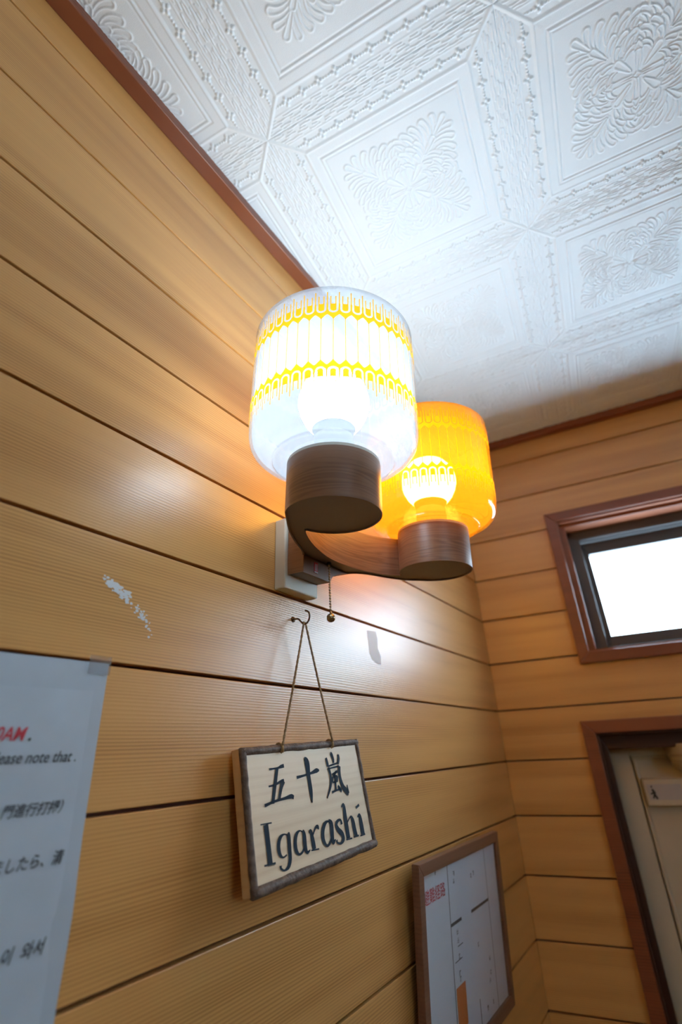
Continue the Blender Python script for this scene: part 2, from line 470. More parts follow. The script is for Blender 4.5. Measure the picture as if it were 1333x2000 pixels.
def tile_mesh(n):
    u, v, h = relief(n)
    co = np.stack([u * CELL, v * CELL, -h * .0016], -1).reshape(-1, 3)
    idx = np.arange((n+1)*(n+1)).reshape(n+1, n+1)
    f = np.stack([idx[:-1, :-1], idx[1:, :-1], idx[1:, 1:], idx[:-1, 1:]], -1).reshape(-1, 4)
    me = bpy.data.meshes.new('ceiling_tile')
    me.vertices.add(len(co)); me.vertices.foreach_set('co', co.ravel())
    me.loops.add(f.size); me.loops.foreach_set('vertex_index', f.ravel())
    me.polygons.add(len(f)); me.polygons.foreach_set('loop_start', np.arange(0, f.size, 4)); me.polygons.foreach_set('loop_total', np.full(len(f), 4))
    me.polygons.foreach_set('use_smooth', np.ones(len(f), bool))
    me.update(calc_edges=True); me.validate()
    me.materials.append(M['tile'])
    return me
ceil_o = MB().box((-1.9, RY - .15, CEIL + .002), (RX + .15, CORNER.y + .15, CEIL + .10)).build('ceiling', M['plaster'], kind='structure')
hi = tile_mesh(330); lo = tile_mesh(70)
for i in range(-5, 5):
    for j in range(-7, 4):
        cx = (.195 + .821 * (i + .5)) * S; cy = (.864 + .821 * (j + .5)) * S
        if cx + CELL/2 > RX + .2 or cy - CELL/2 > CORNER.y or cy + CELL/2 < RY: continue
        # leave out tiles wholly beyond the left wall
        if (cx + CELL/2) * NL.x + (cy - CELL/2) * NL.y < -S: continue
        vis = -3 < i < 2 and -3 < j < 4
        link('ceiling_tile', hi if vis else lo, ceil_o, Matrix.Translation((cx, cy, CEIL + .0005)))

# crown trims
TW, TZ = .056, 2.000
def crown(name, F, x0, x1):
    y1 = -TW * S; z0 = CZ + TZ * S
    mb = MB().box((x0, 0.0, z0), (x1, y1, CEIL + .004), bev=.0012)
    o = mb.build(name, M['trimwood'], kind='structure'); o.matrix_world = F
crown('trim_1', FL, -1.75, wl_len - .003)
crown('trim_2', FF, .0, far_len)
crown('trim_3', FR, 0, r_len)
crown('trim_4', FB, 0, RX - rear_x0)

# ---------------------------------------------------------------- window_1 in the far wall
def part(name, mb, mat_, parent, label=None, smooth=False, m=None):
    o = mb.build(name, mat_, parent, m, smooth)
    if label: o['label'] = label
    return o

def rect_frame(x0, x1, z0, z1, wl, wr, wb, wt, ya, yb, bev=.0015):
    """four mitred bars round an opening; outer rect x0..x1,z0..z1"""
    out = []
    def bar(p):   # p: 4 (x,z) corners
        vs = [(x, ya, z) for x, z in p] + [(x, yb, z) for x, z in p]
        bm = bmesh.new(); v = [bm.verts.new(q) for q in vs]
        for f in ((0,1,2,3),(7,6,5,4),(0,4,5,1),(1,5,6,2),(2,6,7,3),(3,7,4,0)): bm.faces.new([v[i] for i in f])
        if bev: bmesh.ops.bevel(bm, geom=bm.edges[:], offset=bev, segments=2, profile=.5, affect='EDGES')
        return MB().bm(bm)
    i = (x0+wl, x1-wr, z0+wb, z1-wt)
    out.append(bar([(x0,z1),(x1,z1),(i[1],i[3]),(i[0],i[3])]))
    out.append(bar([(x0,z0),(x1,z0),(i[1],i[2]),(i[0],i[2])]) if wb > 0 else None)
    out.append(bar([(x0,z0),(x0,z1),(i[0],i[3]),(i[0],i[2])]))
    out.append(bar([(x1,z0),(x1,z1),(i[1],i[3]),(i[1],i[2])]))
    return out

def window(name, F, a, b, z0, z1, cas, inner, frost=False):
    """a,b,z0,z1: inner opening of the wall in metres"""
    root = MB()
    for mb in rect_frame(a, b, z0, z1, .006, .006, .006, .006, -.004, .10, 0): root.v or None; root.add(mb.v, mb.f)
    w = root.build(name, M['trimwood'], kind='structure'); w.matrix_world = F
    for mb in rect_frame(a - cas, b + cas, z0 - cas, z1 + cas, cas + .002, cas + .002, cas + .002, cas + .002, -.012, 0.004): part('casing', mb, M['trimwood'], w)
    q = inner
    for mb in rect_frame(a + .002, b - .002, z0 + .002, z1 - .002, q * .42, q * .42, .006, .012, .012, .10): part('stop', mb, M['trimwood'], w)
    for mb in rect_frame(a + .006, b - .006, z0 + .005, z1 - .008, q, q, .012, .030, .060, .105): part('outer_frame', mb, M['alu'], w)
    sa, sb, s0, s1 = a + q, b - q, z0 + .012, z1 - .040
    for mb in rect_frame(sa, sb, s0, s1, .020, .020, .033, .030, .085, .108): part('sash', mb, M['alu'], w)
    part('pane', MB().box((sa + .018, .096, s0 + .03), (sb - .018, .099, s1 - .028)), M['pane'], w)
    return w
window('window_1', FF, WX0, WX1, WZ0, WZ1, .0585 * S, .0385)
window('fill_window', FR, 1.75, 2.40, 1.74, 2.20, .0585 * S, .0385)  # window added out of view to let in fill daylight

# ---------------------------------------------------------------- door_1 in the far wall
CD = .0605 * S
jb = MB()
for mb in rect_frame(DX0, DX1, 0, DZ1, .006, .006, 0, .006, -.004, .10, 0):
    if mb: jb.add(mb.v, mb.f)
door = jb.build('door_1', M['jamb'], kind='structure'); door.matrix_world = FF
for mb in rect_frame(DX0 - CD, DX1 + CD, 0, DZ1 + CD, CD + .002, CD + .002, 0, CD + .002, -.012, .004):
    if mb: part('casing', mb, M['trimwood'], door)
for mb in rect_frame(DX0 + .004, DX1 - .004, 0, DZ1 - .004, .014, .014, 0, .030, .030, .10):
    if mb: part('jamb_stop', mb, M['jamb'], door)
MB().box((DX0 - .02, .125, 0), (DX1 + .02, .14, DZ1 + .03)).build('light_stop_board', M['jamb'], door)  # unseen board added behind the doorway to block light leaking in
LG = .085                                         # leaf depth behind the wall face
lx0, lx1, lz1 = .560 * S, DX1 - .02, CZ - .040 * S
sw = .101 * S
part('stile', MB().box((lx0, LG, .01), (lx0 + sw, LG + .03, lz1), bev=.001), M['doorpaint'], door)
part('stile', MB().box((lx1 - sw, LG, .01), (lx1, LG + .03, lz1), bev=.001), M['doorpaint'], door)
part('top_rail', MB().box((lx0 + sw, LG, lz1 - .045 * S), (lx1 - sw, LG + .03, lz1), bev=.001), M['doorpaint'], door)
part('middle_rail', MB().box((lx0 + sw, LG, .85), (lx1 - sw, LG + .03, .95), bev=.001), M['doorpaint'], door)
part('bottom_rail', MB().box((lx0 + sw, LG, .01), (lx1 - sw, LG + .03, .14), bev=.001), M['doorpaint'], door)
part('panel', MB().box((lx0 + sw + .002, LG + .016, .13), (lx1 - sw - .002, LG + .024, lz1 - .04 * S)), M['doorpaint'], door)
part('sliding_stay', MB().box((.552*S, .050, CZ - .030*S), (.600*S, .058, CZ - .014*S), bev=.0015)
     .box((.606*S, .050, CZ - .028*S), (.655*S, .058, CZ - .013*S), bev=.0015), M['steel'], door, 'pale metal stay in the top corner')

part('panel_shade_sheet', MB().box((lx0 + sw - .004, LG + .024, .12), (lx1 - sw + .004, LG + .029, lz1 - .04*S)), M['jamb'], door)  # dark sheet whose colour stands in for shade in the panel recess
for mb in rect_frame(lx0 + sw + .0035, lx1 - sw - .0035, .96, lz1 - .049*S, .006, .006, .006, .006, LG + .006, LG + .017): part('panel_bead', mb, M['doorpaint'], door)
# card holder on the door
bx = FF @ Matrix.Translation((.79 * S, LG + .012, CZ - .268 * S))
ch = empty('card_holder', bx, 'small cream plastic holder with a grey card, fixed high on the cream door', 'sign')
hw, hh, hd = .102 * S, .066 * S, .060 * S
part('holder_body', MB().box((-hw, -hd, -hh), (hw, 0, hh), bev=.003), M['doorpaint'], ch)
part('card', MB().box((-hw + .006, -hd - .0008, -hh + .011), (hw - .008, -hd + .0002, hh - .010)), M['card'], ch, 'grey card with a dark figure')
fg = MB()
fx = -hw + .014
for st in ([(fx, .006, .0035), (fx + .002, .002, .005), (fx + .003, -.004, .004), (fx + .006, -.012, .004)],
           [(fx - .004, -.003, .003), (fx + .001, -.001, .003), (fx + .006, .0, .002)],
           [(fx + .002, -.004, .003), (fx - .001, -.011, .003)]):
    ribbon(fg, st, -hd - .0011)
ribbon(fg, [(fx - .001, .0105, .004), (fx + .0015, .0100, .004)], -hd - .0011)
part('pictogram', fg, M['black'], ch)
# ribbed round fixture over the door
rf = empty('ribbed_fixture', FF @ Matrix.Translation((1.03 * S, LG - .005, CZ - .03 * S)), 'cream ribbed round fixture at the top of the cream door', 'fixture')
part('base', MB().lathe([(0, 0), (.19*S, 0), (.195*S, -.006), (.188*S, -.019), (0, -.019)], 40), M['doorpaint'], rf, smooth=40)
part('rib', MB().lathe([(0, -.019), (.178*S, -.019), (.183*S, -.024), (.176*S, -.031), (0, -.031)], 40), M['doorpaint'], rf, smooth=40)
part('rib', MB().lathe([(0, -.031), (.168*S, -.031), (.172*S, -.036), (.160*S, -.046), (.12*S, -.052), (0, -.053)], 40), M['doorpaint'], rf, smooth=40)

# ---------------------------------------------------------------- the wall sconce
SO = Vector((-0.46188899, 1.3520562, 0.5586065)) * S + Vector((0, 0, CZ))
E1 = Vector((0.1266154, 0.99184623, 0.01447779)); AX = Vector((0.05716147, -0.02186647, 0.99812545)).normalized()
E1 = (E1 - AX * E1.dot(AX)).normalized(); EY_ = AX.cross(E1)
FS = frame(SO, E1, EY_, AX)                        # local x along the wall, -y into the room, z up the lamps
sconce = empty('wall_sconce', FS, 'twin wall lamp with walnut veneer arms, one clear shade and one amber shade, both lit', 'lamp')
FSi = FS.inverted()
# wall plate (flat against the wall)
part('backplate', MB().box(P(1.168, 0, .476), P(1.343, .045, .717), bev=.0018), M['cream'], sconce, 'cream plastic wall plate', m=FSi @ FL)
c1 = (-.3066, -.0097); c2 = (.3066, .0097); RC = .127; HC = .140
def arc(c, a0, a1, n=44):
    return [(c[0] + RC * math.cos(math.radians(a0 + (a1-a0)*i/n)), c[1] + RC * math.sin(math.radians(a0 + (a1-a0)*i/n))) for i in range(n+1)]
def smooth_path(pts, st=5):
    q = []; n = len(pts)
    for i in range(n-1):
        p0, p1, p2, p3 = pts[max(i-1,0)], pts[i], pts[i+1], pts[min(i+2,n-1)]
        for k in range(st):
            t = k/st; q.append(tuple(.5*((2*p1[j])+(-p0[j]+p2[j])*t+(2*p0[j]-5*p1[j]+4*p2[j]-p3[j])*t*t+(-p0[j]+3*p1[j]-3*p2[j]+p3[j])*t**3) for j in (0,1)))
    q.append(pts[-1]); return q
inner = smooth_path([(-.266,-.130),(-.247,-.143),(-.195,-.168),(-.134,-.190),(-.066,-.208),(-.005,-.216),(.061,-.214),(.137,-.202),(.200,-.180),(.250,-.150),(.284,-.116)])
outerR = smooth_path([(.388,-.088),(.355,-.130),(.293,-.170),(.211,-.210),(.176,-.238),(.162,-.268),(.160,-.300),(.160,-.325)])
outerL = smooth_path([(-.103,-.325),(-.102,-.290),(-.105,-.266),(-.148,-.240),(-.208,-.214),(-.274,-.181),(-.335,-.142),(-.399,-.097)])
outline = arc(c1, 223, -70)[1:] + inner[1:] + arc(c2, 259, -50)[1:-1] + outerR + outerL
outline = [(x * S, -y * S) for x, y in outline]     # e2 (away from wall) -> -y
def offset(poly, d):
    area = sum(poly[i][0]*poly[(i+1)%len(poly)][1] - poly[(i+1)%len(poly)][0]*poly[i][1] for i in range(len(poly)))
    sg = 1 if area > 0 else -1; out = []
    n = len(poly)
    for i in range(n):
        a, b = poly[i-1], poly[(i+1) % n]; dx, dy = b[0]-a[0], b[1]-a[1]; l = math.hypot(dx, dy) or 1e-9
        out.append((poly[i][0] - sg*dy/l*d, poly[i][1] + sg*dx/l*d))
    return out
ins = offset(outline, .0016)
n = len(outline); hb, ht = 0.0, HC * S
vs = [(x, y, hb) for x, y in outline] + [(x, y, ht) for x, y in outline] + [(x, y, hb) for x, y in ins] + [(x, y, .0022) for x, y in ins]
fs = [(k, (k+1)%n, n+(k+1)%n, n+k) for k in range(n)]
part('veneer_band', MB().add(vs, fs), M['walnut'], sconce, 'walnut veneer wrapped round the arms', smooth=50)
rim = [(k, 2*n+k, 2*n+(k+1)%n, (k+1)%n) for k in range(n)] + [(2*n+k, 3*n+k, 3*n+(k+1)%n, 2*n+(k+1)%n) for k in range(n)]
part('bottom_rim', MB().add(vs, rim), M['under'], sconce)
part('underside', MB().prism(ins, .0018, .0030, side=False), M['under'], sconce, 'flat dark brown underside')
part('top_cover', MB().prism(outline, ht - .002, ht - .0005, side=False), M['under'], sconce)
# hanging block between arms and wall plate
bl = MB(); hbk = -.055; st = 8; rings = []
for i in range(st + 1):
    t = i / st; h = hbk + (0.002 - hbk) * t
    xr = .055 + (.160 - .055) * t ** 2.3
    rings.append([(-.100*S, .2665*S - (1-t)*0, h*S), (xr*S, .266*S, h*S), (xr*S, .326*S, h*S), (-.100*S, .326*S, h*S)])
vs = [p for r in rings for p in r]; fs = []
for i in range(st):
    for k in range(4): fs.append((i*4+k, i*4+(k+1)%4, (i+1)*4+(k+1)%4, (i+1)*4+k))
fs += [(0,1,2,3), (st*4, st*4+1, st*4+2, st*4+3)]
part('mounting_block', bl.add(vs, fs), M['under'], sconce, 'dark block joining the arms to the wall plate')
part('block_veneer', MB().box((-.1035*S, .262*S, -.056*S), (-.0998*S, .3265*S, .135*S)), M['walnut'], sconce)
# red and white sticker with a cut slot beside it, on the block front
sx, sz = -.035*S, -.022*S
sk = MB().box((sx - .0022, .2655*S - .0006, sz - .008), (sx + .0045, .2663*S, sz + .005))
so = part('warning_sticker', sk, M['red'], sconce, 'tiny red and white sticker')
w_ = MB()
for i in range(3): w_.box((sx - .0014 + i*.0018, .2655*S - .0009, sz - .005), (sx - .0006 + i*.0018, .2655*S - .0005, sz + .003))
w_.box((sx - .0022, .2655*S - .0009, sz - .008), (sx + .0045, .2655*S - .0005, sz - .0062))
part('sticker_print', w_, M['paper'], so)
# pull switch hole and chain, hanging plumb
hole = Vector((.019*S, .249*S, 0.0))
part('switch_bushing', MB().lathe([(0, .001), (.0026, .001), (.0034, -.0006), (.0026, -.0016), (.0014, -.0016), (.0014, .0)], 20, c=tuple(hole)), M['black'], sconce, smooth=40)
top_w = FS @ hole
chain_root = Vector((top_w.x, top_w.y, top_w.z))
pc = MB().tube([FSi @ (chain_root + Vector((0, 0, .001))), FSi @ (chain_root - Vector((0, 0, .0630)))], .00028, 5).build('pull_chain', M['brass'], sconce)
bead_me = MB(); bm_ = bmesh.new(); bmesh.ops.create_uvsphere(bm_, u_segments=10, v_segments=7, radius=.0015); bead_me.bm(bm_)
b0 = None
for i in range(18):
    p = FSi @ (chain_root - Vector((.0, 0, .0035 + i * .0034)))
    if b0 is None:
        b0 = bead_me.build('bead', M['brass'], pc, Matrix.Translation(p), smooth=True)
    else: link('bead', b0.data, pc, Matrix.Translation(p))
pb = FSi @ (chain_root - Vector((0, 0, .0680)))
part('pull_knob', MB().lathe([(0, .0052), (.0012, .0056), (.0016, .0050), (.0034, .0042), (.0048, .0022), (.0051, .0006), (.0047, .0004), (.0047, -.0004), (.0051, -.0006), (.0046, -.0026), (.0030, -.0044), (.0012, -.0051), (0, -.0052)], 28, c=tuple(pb)), M['brass'], pc, 'round brass end knob', smooth=35)

# shades
def shade_profile():
    o = [(.090,.149),(.163,.149),(.1675,.153),(.1675,.160),(.172,.164),(.190,.168),(.208,.175),(.221,.186),(.229,.200),(.2325,.218),(.2335,.24),(.2340,.30),(.2342,.42),(.2342,.5515),(.2335,.5535)]
    w = .0075
    i = [(.2285,.5535),(.2267,.5515),(.2267,.30),(.226,.24),(.2245,.222),(.221,.206),(.214,.194),(.203,.184),(.188,.177),(.170,.172),(.160,.166),(.158,.158),(.090,.157)]
    return [(r*S, h*S) for r, h in o + i]
NREP = 48
def printed_bands():
    mb = MB(); Rr = .2350 * S
    def low(u):
        a = abs(u); T = .298 + .016 * max(0, 1 - 2*a) ** 1.25; iv = {}
        if a < .42: iv['arc'] = (.2925 - .013 * (1 - math.sqrt(max(0, 1 - (a/.42)**2))), T)
        elif a <= .455: iv['arc'] = (.262, T)
        if a >= .455: iv['leg'] = (.222, T)
        if a <= .26:
            ti = .287 - .008 * (1 - math.sqrt(max(0, 1 - (a/.27)**2)))
            iv['win' if a < .17 else 'wleg'] = ((.262 if a < .17 else .236), ti)
        return iv
    us = [-.5,-.48,-.4551,-.4549,-.4201,-.4199,-.40,-.36,-.31,-.2601,-.2599,-.22,-.1701,-.1699,-.12,-.06,0]
    us = us + [-x for x in us[-2::-1]]
    for k in range(NREP):
        for a, b in zip(us[:-1], us[1:]):
            if b - a < .0005: continue
            ia, ib = low(a + 1e-5), low(b - 1e-5)
            for nm in ia:
                if nm not in ib: continue
                for up in (0, 1):
                    f = (lambda y: y) if not up else (lambda y: .531 - (y - .222) * .985)
                    q = []
                    for uu, h in ((a, ia[nm][0]), (b, ib[nm][0]), (b, ib[nm][1]), (a, ia[nm][1])):
                        t = (k + .5 + uu) * 2 * math.pi / NREP; q.append((Rr*math.cos(t), Rr*math.sin(t), f(h)*S))
                    mb.add(q, [(0,1,2,3)] if not up else [(3,2,1,0)])
        t0 = (k + .5 - .032) * 2*math.pi/NREP; t1 = (k + .5 + .032) * 2*math.pi/NREP
        mb.add([(Rr*math.cos(t0), Rr*math.sin(t0), .312*S), (Rr*math.cos(t1), Rr*math.sin(t1), .312*S), (Rr*math.cos(t1), Rr*math.sin(t1), .444*S), (Rr*math.cos(t0), Rr*math.sin(t0), .444*S)], [(0,1,2,3)])
    return mb
prof = shade_profile(); pm = None
for (cx, cy), gm, bmk, lab, blab in ((c1, 'clear', 'bulb_white', 'clear glass shade with yellow printed bands', 'cool white glowing bulb'), (c2, 'amber', 'bulb_amber', 'amber glass shade with yellow printed bands', 'warm glowing bulb')):
    T = Matrix.Translation((cx*S, -cy*S, 0))
    collar = part('socket_collar', MB().lathe([(0, .1395*S), (.126*S, .1395*S), (.126*S, .1485*S), (0, .1485*S)], 64), M['cream'], sconce, m=T, smooth=40)
    g = part('glass_shade', MB().lathe(prof, 112, close=True), M[gm], sconce, lab, m=T, smooth=40)
    if pm is None: pm = printed_bands().build('printed_band', M['print'], g, None, False).data
    else: link('printed_band', pm, g)
    so = part('lamp_socket', MB().lathe([(0,.157*S),(.055*S,.157*S),(.055*S,.235*S),(.045*S,.24*S),(0,.24*S)], 32), M['cream'], sconce, m=T, smooth=40)
    bb = part('bulb', MB().lathe([(.062*S,.262*S),(.083*S,.288*S),(.096*S,.315*S),(.102*S,.34*S),(.102*S,.36*S),(.094*S,.395*S),(.068*S,.427*S),(.03*S,.442*S),(0,.444*S)], 32), M[bmk], sconce, blab, m=T, smooth=60)
    part('bulb_housing', MB().lathe([(0,.225*S),(.045*S,.228*S),(.052*S,.245*S),(.0625*S,.263*S),(0,.263*S)], 32), M['cream'], bb, smooth=40)

# ---------------------------------------------------------------- cup hook
hk = empty('cup_hook', FL @ Matrix.Translation(P(1.265, 0, .399)), 'small dark bronze cup hook screwed into the boards under the sconce', 'hook')
def hp(d, z): return Vector((0, -d * S, (z - .399) * S))
path = [hp(*p) for p in smooth_path([(-.004,.399),(.020,.398),(.031,.388),(.045,.377),(.060,.382),(.067,.398),(.063,.413),(.050,.420)], 6)]
part('hook_wire', MB().tube(path, .0011, 8), M['hook'], hk, smooth=True)
part('hook_flange', MB().lathe([(0,.0018),(.0016,.0018),(.0034,.0008),(.0036,0),(0,0)], 20), M['hook'], hk, smooth=40, m=Matrix.Rotation(math.radians(90), 4, 'X'))

# ---------------------------------------------------------------- hanging name plaque
a_, b_, c_ = 0.0318, -0.1482, -0.0200; PW, PH, PT = .5612, .3024, .0348
def R3(a, b, c):
    ca, sa, cb, sb, cc, sc_ = math.cos(a), math.sin(a), math.cos(b), math.sin(b), math.cos(c), math.sin(c)
    Ra = np.array([[ca,0,-sa],[0,1,0],[sa,0,ca]]); Rb = np.array([[1,0,0],[0,cb,sb],[0,-sb,cb]]); Rc_ = np.array([[cc,-sc_,0],[sc_,cc,0],[0,0,1]])
    return Rc_ @ Rb @ Ra
def sdz(q): return WY * q[0] + NL * q[1] + UP * q[2]
def pose(o, R_):
    X, Y, Z = sdz(R_[:, 0]), -sdz(R_[:, 1]), sdz(R_[:, 2])
    org = (-NL + WY * o[0] + NL * o[1]) * S + Vector((0, 0, CZ + o[2] * S))
    return frame(org, X, Y, Z)
FP = pose((1.0042, .062, -.2797), R3(a_, b_, c_))
plq = empty('name_plaque', FP, 'hanging wooden name plaque with bark edging reading Igarashi, hung by twine below the sconce', 'sign')
w, h, t = PW*S, PH*S, PT*S
part('board', MB().box((0, -t + .003, 0), (w, 0, h), bev=.001), M['plaqueside'], plq)
part('face', MB().box((.004, -t, .004), (w - .004, -t + .004, h - .004)), M['plaque'], plq, 'pale plain wood face')
FY = -t
rr = .0105 * S
def rail(p0, p1, seed, r0):
    rng = random.Random(seed); N_ = 22
    pts = []; rs = []
    for i in range(N_ + 1):
        q = i / N_; p = Vector(p0).lerp(Vector(p1), q)
        pts.append(p + Vector((0, rng.uniform(-.0003, .0003), rng.uniform(-.0003, .0003)))); rs.append(r0 * (1 + rng.uniform(-.07, .07)))
    return MB().tube(pts, rs, 12)
e = .0085 * S
for nm, p0, p1, r0 in (('top', (0, FY+.0012, h-e), (w, FY+.0012, h-e), rr), ('bot', (0, FY+.0012, e), (w, FY+.0012, e), rr*1.12),
                  ('l', (e*.7, FY+.0012, 0), (e*.7, FY+.0012, h), rr*.85), ('r', (w-e, FY+.0012, 0), (w-e, FY+.0012, h), rr*.9)):
    part('bark_strip', rail(p0, p1, nm, r0), M['bark'], plq, smooth=True)
STROKES = [[(0.0943,0.2472,0.0043),(0.1268,0.2476,0.0037),(0.1437,0.2501,0.007),(0.1559,0.251,0.0076)],[(0.1268,0.2476,0.0094),(0.11,0.2079,0.0102),(0.0947,0.1708,0.0089)],[(0.085,0.209,0.0035),(0.1095,0.2102,0.0045),(0.1356,0.2158,0.0054),(0.1492,0.2166,0.0069)],[(0.146,0.2163,0.0124),(0.1334,0.1999,0.0093),(0.1203,0.1751,0.0082)],[(0.063,0.1695,0.0062),(0.1025,0.1742,0.005),(0.1426,0.176,0.0056),(0.1715,0.1775,0.0089),(0.1817,0.1735,0.0076)],[(0.2054,0.2185,0.0064),(0.2399,0.2206,0.0047),(0.2761,0.224,0.0056),(0.3017,0.228,0.0099),(0.3154,0.2278,0.0034)],[(0.2507,0.2632,0.007),(0.2607,0.2515,0.0187),(0.2606,0.2173,0.0136),(0.2614,0.1807,0.0134),(0.26,0.1521,0.0036)],[(0.3878,0.2694,0.0067),(0.3925,0.2646,0.0114),(0.3979,0.2517,0.0087),(0.396,0.2416,0.0072)],[(0.3605,0.2574,0.0084),(0.3634,0.2412,0.0098),(0.3622,0.233,0.0084)],[(0.3625,0.234,0.0037),(0.4212,0.2399,0.0045)],[(0.4289,0.2626,0.009),(0.4289,0.2521,0.0104),(0.42,0.2366,0.0087)],[(0.3655,0.2311,0.0097),(0.3701,0.2078,0.009),(0.3614,0.1828,0.0086),(0.3349,0.1543,0.0037)],[(0.3645,0.2279,0.0035),(0.4251,0.2308,0.0043)],[(0.4251,0.2308,0.0119),(0.4192,0.2036,0.0117),(0.4271,0.1763,0.0127),(0.4456,0.1585,0.0146),(0.4532,0.1538,0.0074)],[(0.452,0.1545,0.0089),(0.4524,0.1771,0.003)],[(0.3791,0.211,0.0042),(0.4114,0.2176,0.006)],[(0.4031,0.2176,0.006),(0.3826,0.2051,0.0059)],[(0.3797,0.2044,0.0069),(0.3738,0.1906,0.0068)],[(0.3794,0.2037,0.0035),(0.4059,0.2054,0.0043)],[(0.4059,0.2054,0.0085),(0.3994,0.1904,0.0084)],[(0.3738,0.1906,0.0041),(0.3997,0.1911,0.0042)],[(0.3956,0.2096,0.0079),(0.3849,0.1676,0.0084)],[(0.3645,0.166,0.0053),(0.39,0.1687,0.0044),(0.4178,0.1697,0.0043)],[(0.4005,0.1796,0.0066),(0.4164,0.1636,0.0106)],[(0.041,0.1329,0.0027),(0.0825,0.131,0.0033)],[(0.0608,0.1304,0.017),(0.062,0.094,0.0168),(0.0633,0.0521,0.0166)],[(0.0414,0.0518,0.0036),(0.0822,0.0494,0.0044)],[(0.1394,0.0958,0.0036),(0.1241,0.1003,0.0035),(0.1087,0.0957,0.01),(0.0998,0.0825,0.0126),(0.1001,0.0651,0.0117),(0.1112,0.0551,0.0043),(0.1271,0.0576,0.0041)],[(0.1405,0.1008,0.0051),(0.1421,0.0946,0.0135),(0.1396,0.0654,0.0138),(0.1372,0.0456,0.0126),(0.1276,0.0331,0.01),(0.1115,0.0293,0.004),(0.0996,0.0353,0.0064),(0.0989,0.0408,0.0096)],[(0.2027,0.092,0.0044),(0.1896,0.0976,0.0035),(0.1754,0.0931,0.0099),(0.1658,0.0789,0.0133),(0.1651,0.0608,0.0128),(0.1762,0.0492,0.0056),(0.1929,0.0537,0.0067),(0.2026,0.0646,0.0052)],[(0.2018,0.097,0.0066),(0.2053,0.0856,0.015),(0.2039,0.0591,0.0148),(0.21,0.0474,0.0081),(0.2232,0.0503,0.0025)],[(0.2265,0.0871,0.0031),(0.2359,0.089,0.0108),(0.2394,0.0691,0.0154),(0.2415,0.0484,0.0154)],[(0.227,0.0481,0.0029),(0.2622,0.0455,0.0035)],[(0.2438,0.0808,0.0055),(0.2588,0.0938,0.0071),(0.2694,0.0944,0.01),(0.268,0.0895,0.012)],[(0.3362,0.0908,0.0061),(0.322,0.0993,0.0043),(0.3043,0.0955,0.011),(0.29,0.0804,0.0151),(0.2872,0.0611,0.0148),(0.3003,0.0457,0.0066),(0.3169,0.0504,0.0078),(0.3295,0.0626,0.006)],[(0.3243,0.1008,0.0067),(0.3356,0.0909,0.0174),(0.3316,0.0652,0.0173),(0.3318,0.0487,0.0122),(0.3457,0.0527,0.003)],[(0.3878,0.0825,0.0121),(0.385,0.0935,0.0063),(0.369,0.0931,0.0084),(0.3595,0.0843,0.0133),(0.3669,0.0718,0.0145),(0.3824,0.0599,0.0152),(0.3847,0.0476,0.0132),(0.3688,0.0398,0.0062),(0.3528,0.0437,0.0059),(0.35,0.0505,0.0094)],[(0.4003,0.124,0.0033),(0.4141,0.126,0.0125),(0.412,0.0918,0.0189),(0.4117,0.0446,0.0187)],[(0.3989,0.0429,0.0033),(0.4312,0.0414,0.0039)],[(0.4192,0.0831,0.0048),(0.4414,0.0939,0.0053),(0.4494,0.0833,0.0173),(0.4515,0.0612,0.0188),(0.4542,0.0428,0.0187)],[(0.4407,0.0426,0.0035),(0.4698,0.0421,0.0042)],[(0.4788,0.0881,0.0032),(0.4933,0.0893,0.0129),(0.4947,0.0672,0.0198),(0.4946,0.0419,0.0196)],[(0.4768,0.0397,0.0036),(0.5066,0.0399,0.0044)],[(0.49,0.1181,0.0213),(0.4918,0.1113,0.0213)]]
lt = MB()
for s_ in STROKES[:24]: ribbon(lt, [(x*S, z*S, w_*S*1.2) for x, z, w_ in s_], FY - .0006)
part('kanji_lettering', lt, M['ink'], plq, 'blue-black brushed characters')
lt = MB()
for s_ in STROKES[24:]: ribbon(lt, [(x*S, z*S, w_*S) for x, z, w_ in s_], FY - .0006)
part('latin_lettering', lt, M['ink'], plq, 'blue-black lettering Igarashi')
# twine from the hook to the top strip
FPi = FP.inverted()
hookp = FL @ P(1.265, .047, .378)
def twist(a, b, mb, turns, sag=.0):
    a, b = Vector(a), Vector(b); t_ = (b - a).normalized(); u_ = t_.cross(Vector((0, 1, 0))).normalized(); v_ = t_.cross(u_)
    N_ = 90
    for ph in (0, math.pi):
        pts = []
        for i in range(N_ + 1):
            q = i / N_; an = q * turns * 2 * math.pi + ph
            pts.append(a.lerp(b, q) + (u_*math.cos(an) + v_*math.sin(an)) * 00.0007 + u_ * sag * math.sin(q * math.pi))
        mb.tube(pts, .00095, 6)
hk_l = FPi @ hookp
lA = Vector((.1490*S, FY - .0042, h - .001)); lB = Vector((.3960*S, FY - .0042, h - .001))
tw = MB()
twist(hk_l + Vector((-.0018, 0, 0)), lA, tw, 34, .0005); twist(hk_l + Vector((.0018, 0, 0)), lB, tw, 34, -.0008)
tw.tube([hk_l + Vector((-.0020, 0, -.001)), hk_l + Vector((-.0012, .0004, .0018)), hk_l + Vector((.0012, .0004, .0018)), hk_l + Vector((.0020, 0, -.001))], .0011, 6)
for q in (lA, lB):   # loops round the bark strip
    pts = []
    for i in range(13):
        an = math.radians(-60 + i * 22); pts.append(Vector((q.x - .0006 + i*.0001, FY + .0012 - math.cos(an) * (rr + .001), h - e + math.sin(an) * (rr + .001))))
    tw.tube(pts, .0011, 6)
    tw.tube([Vector((q.x, FY - .0038, h - .0015)), Vector((q.x - .0008, FY - .0046, h - .006)), Vector((q.x - .0004, FY - .0034, h - .0072))], [.0013, .0012, .0008], 6)
part('twine', tw, M['twine'], plq, 'twisted hemp twine', smooth=True)

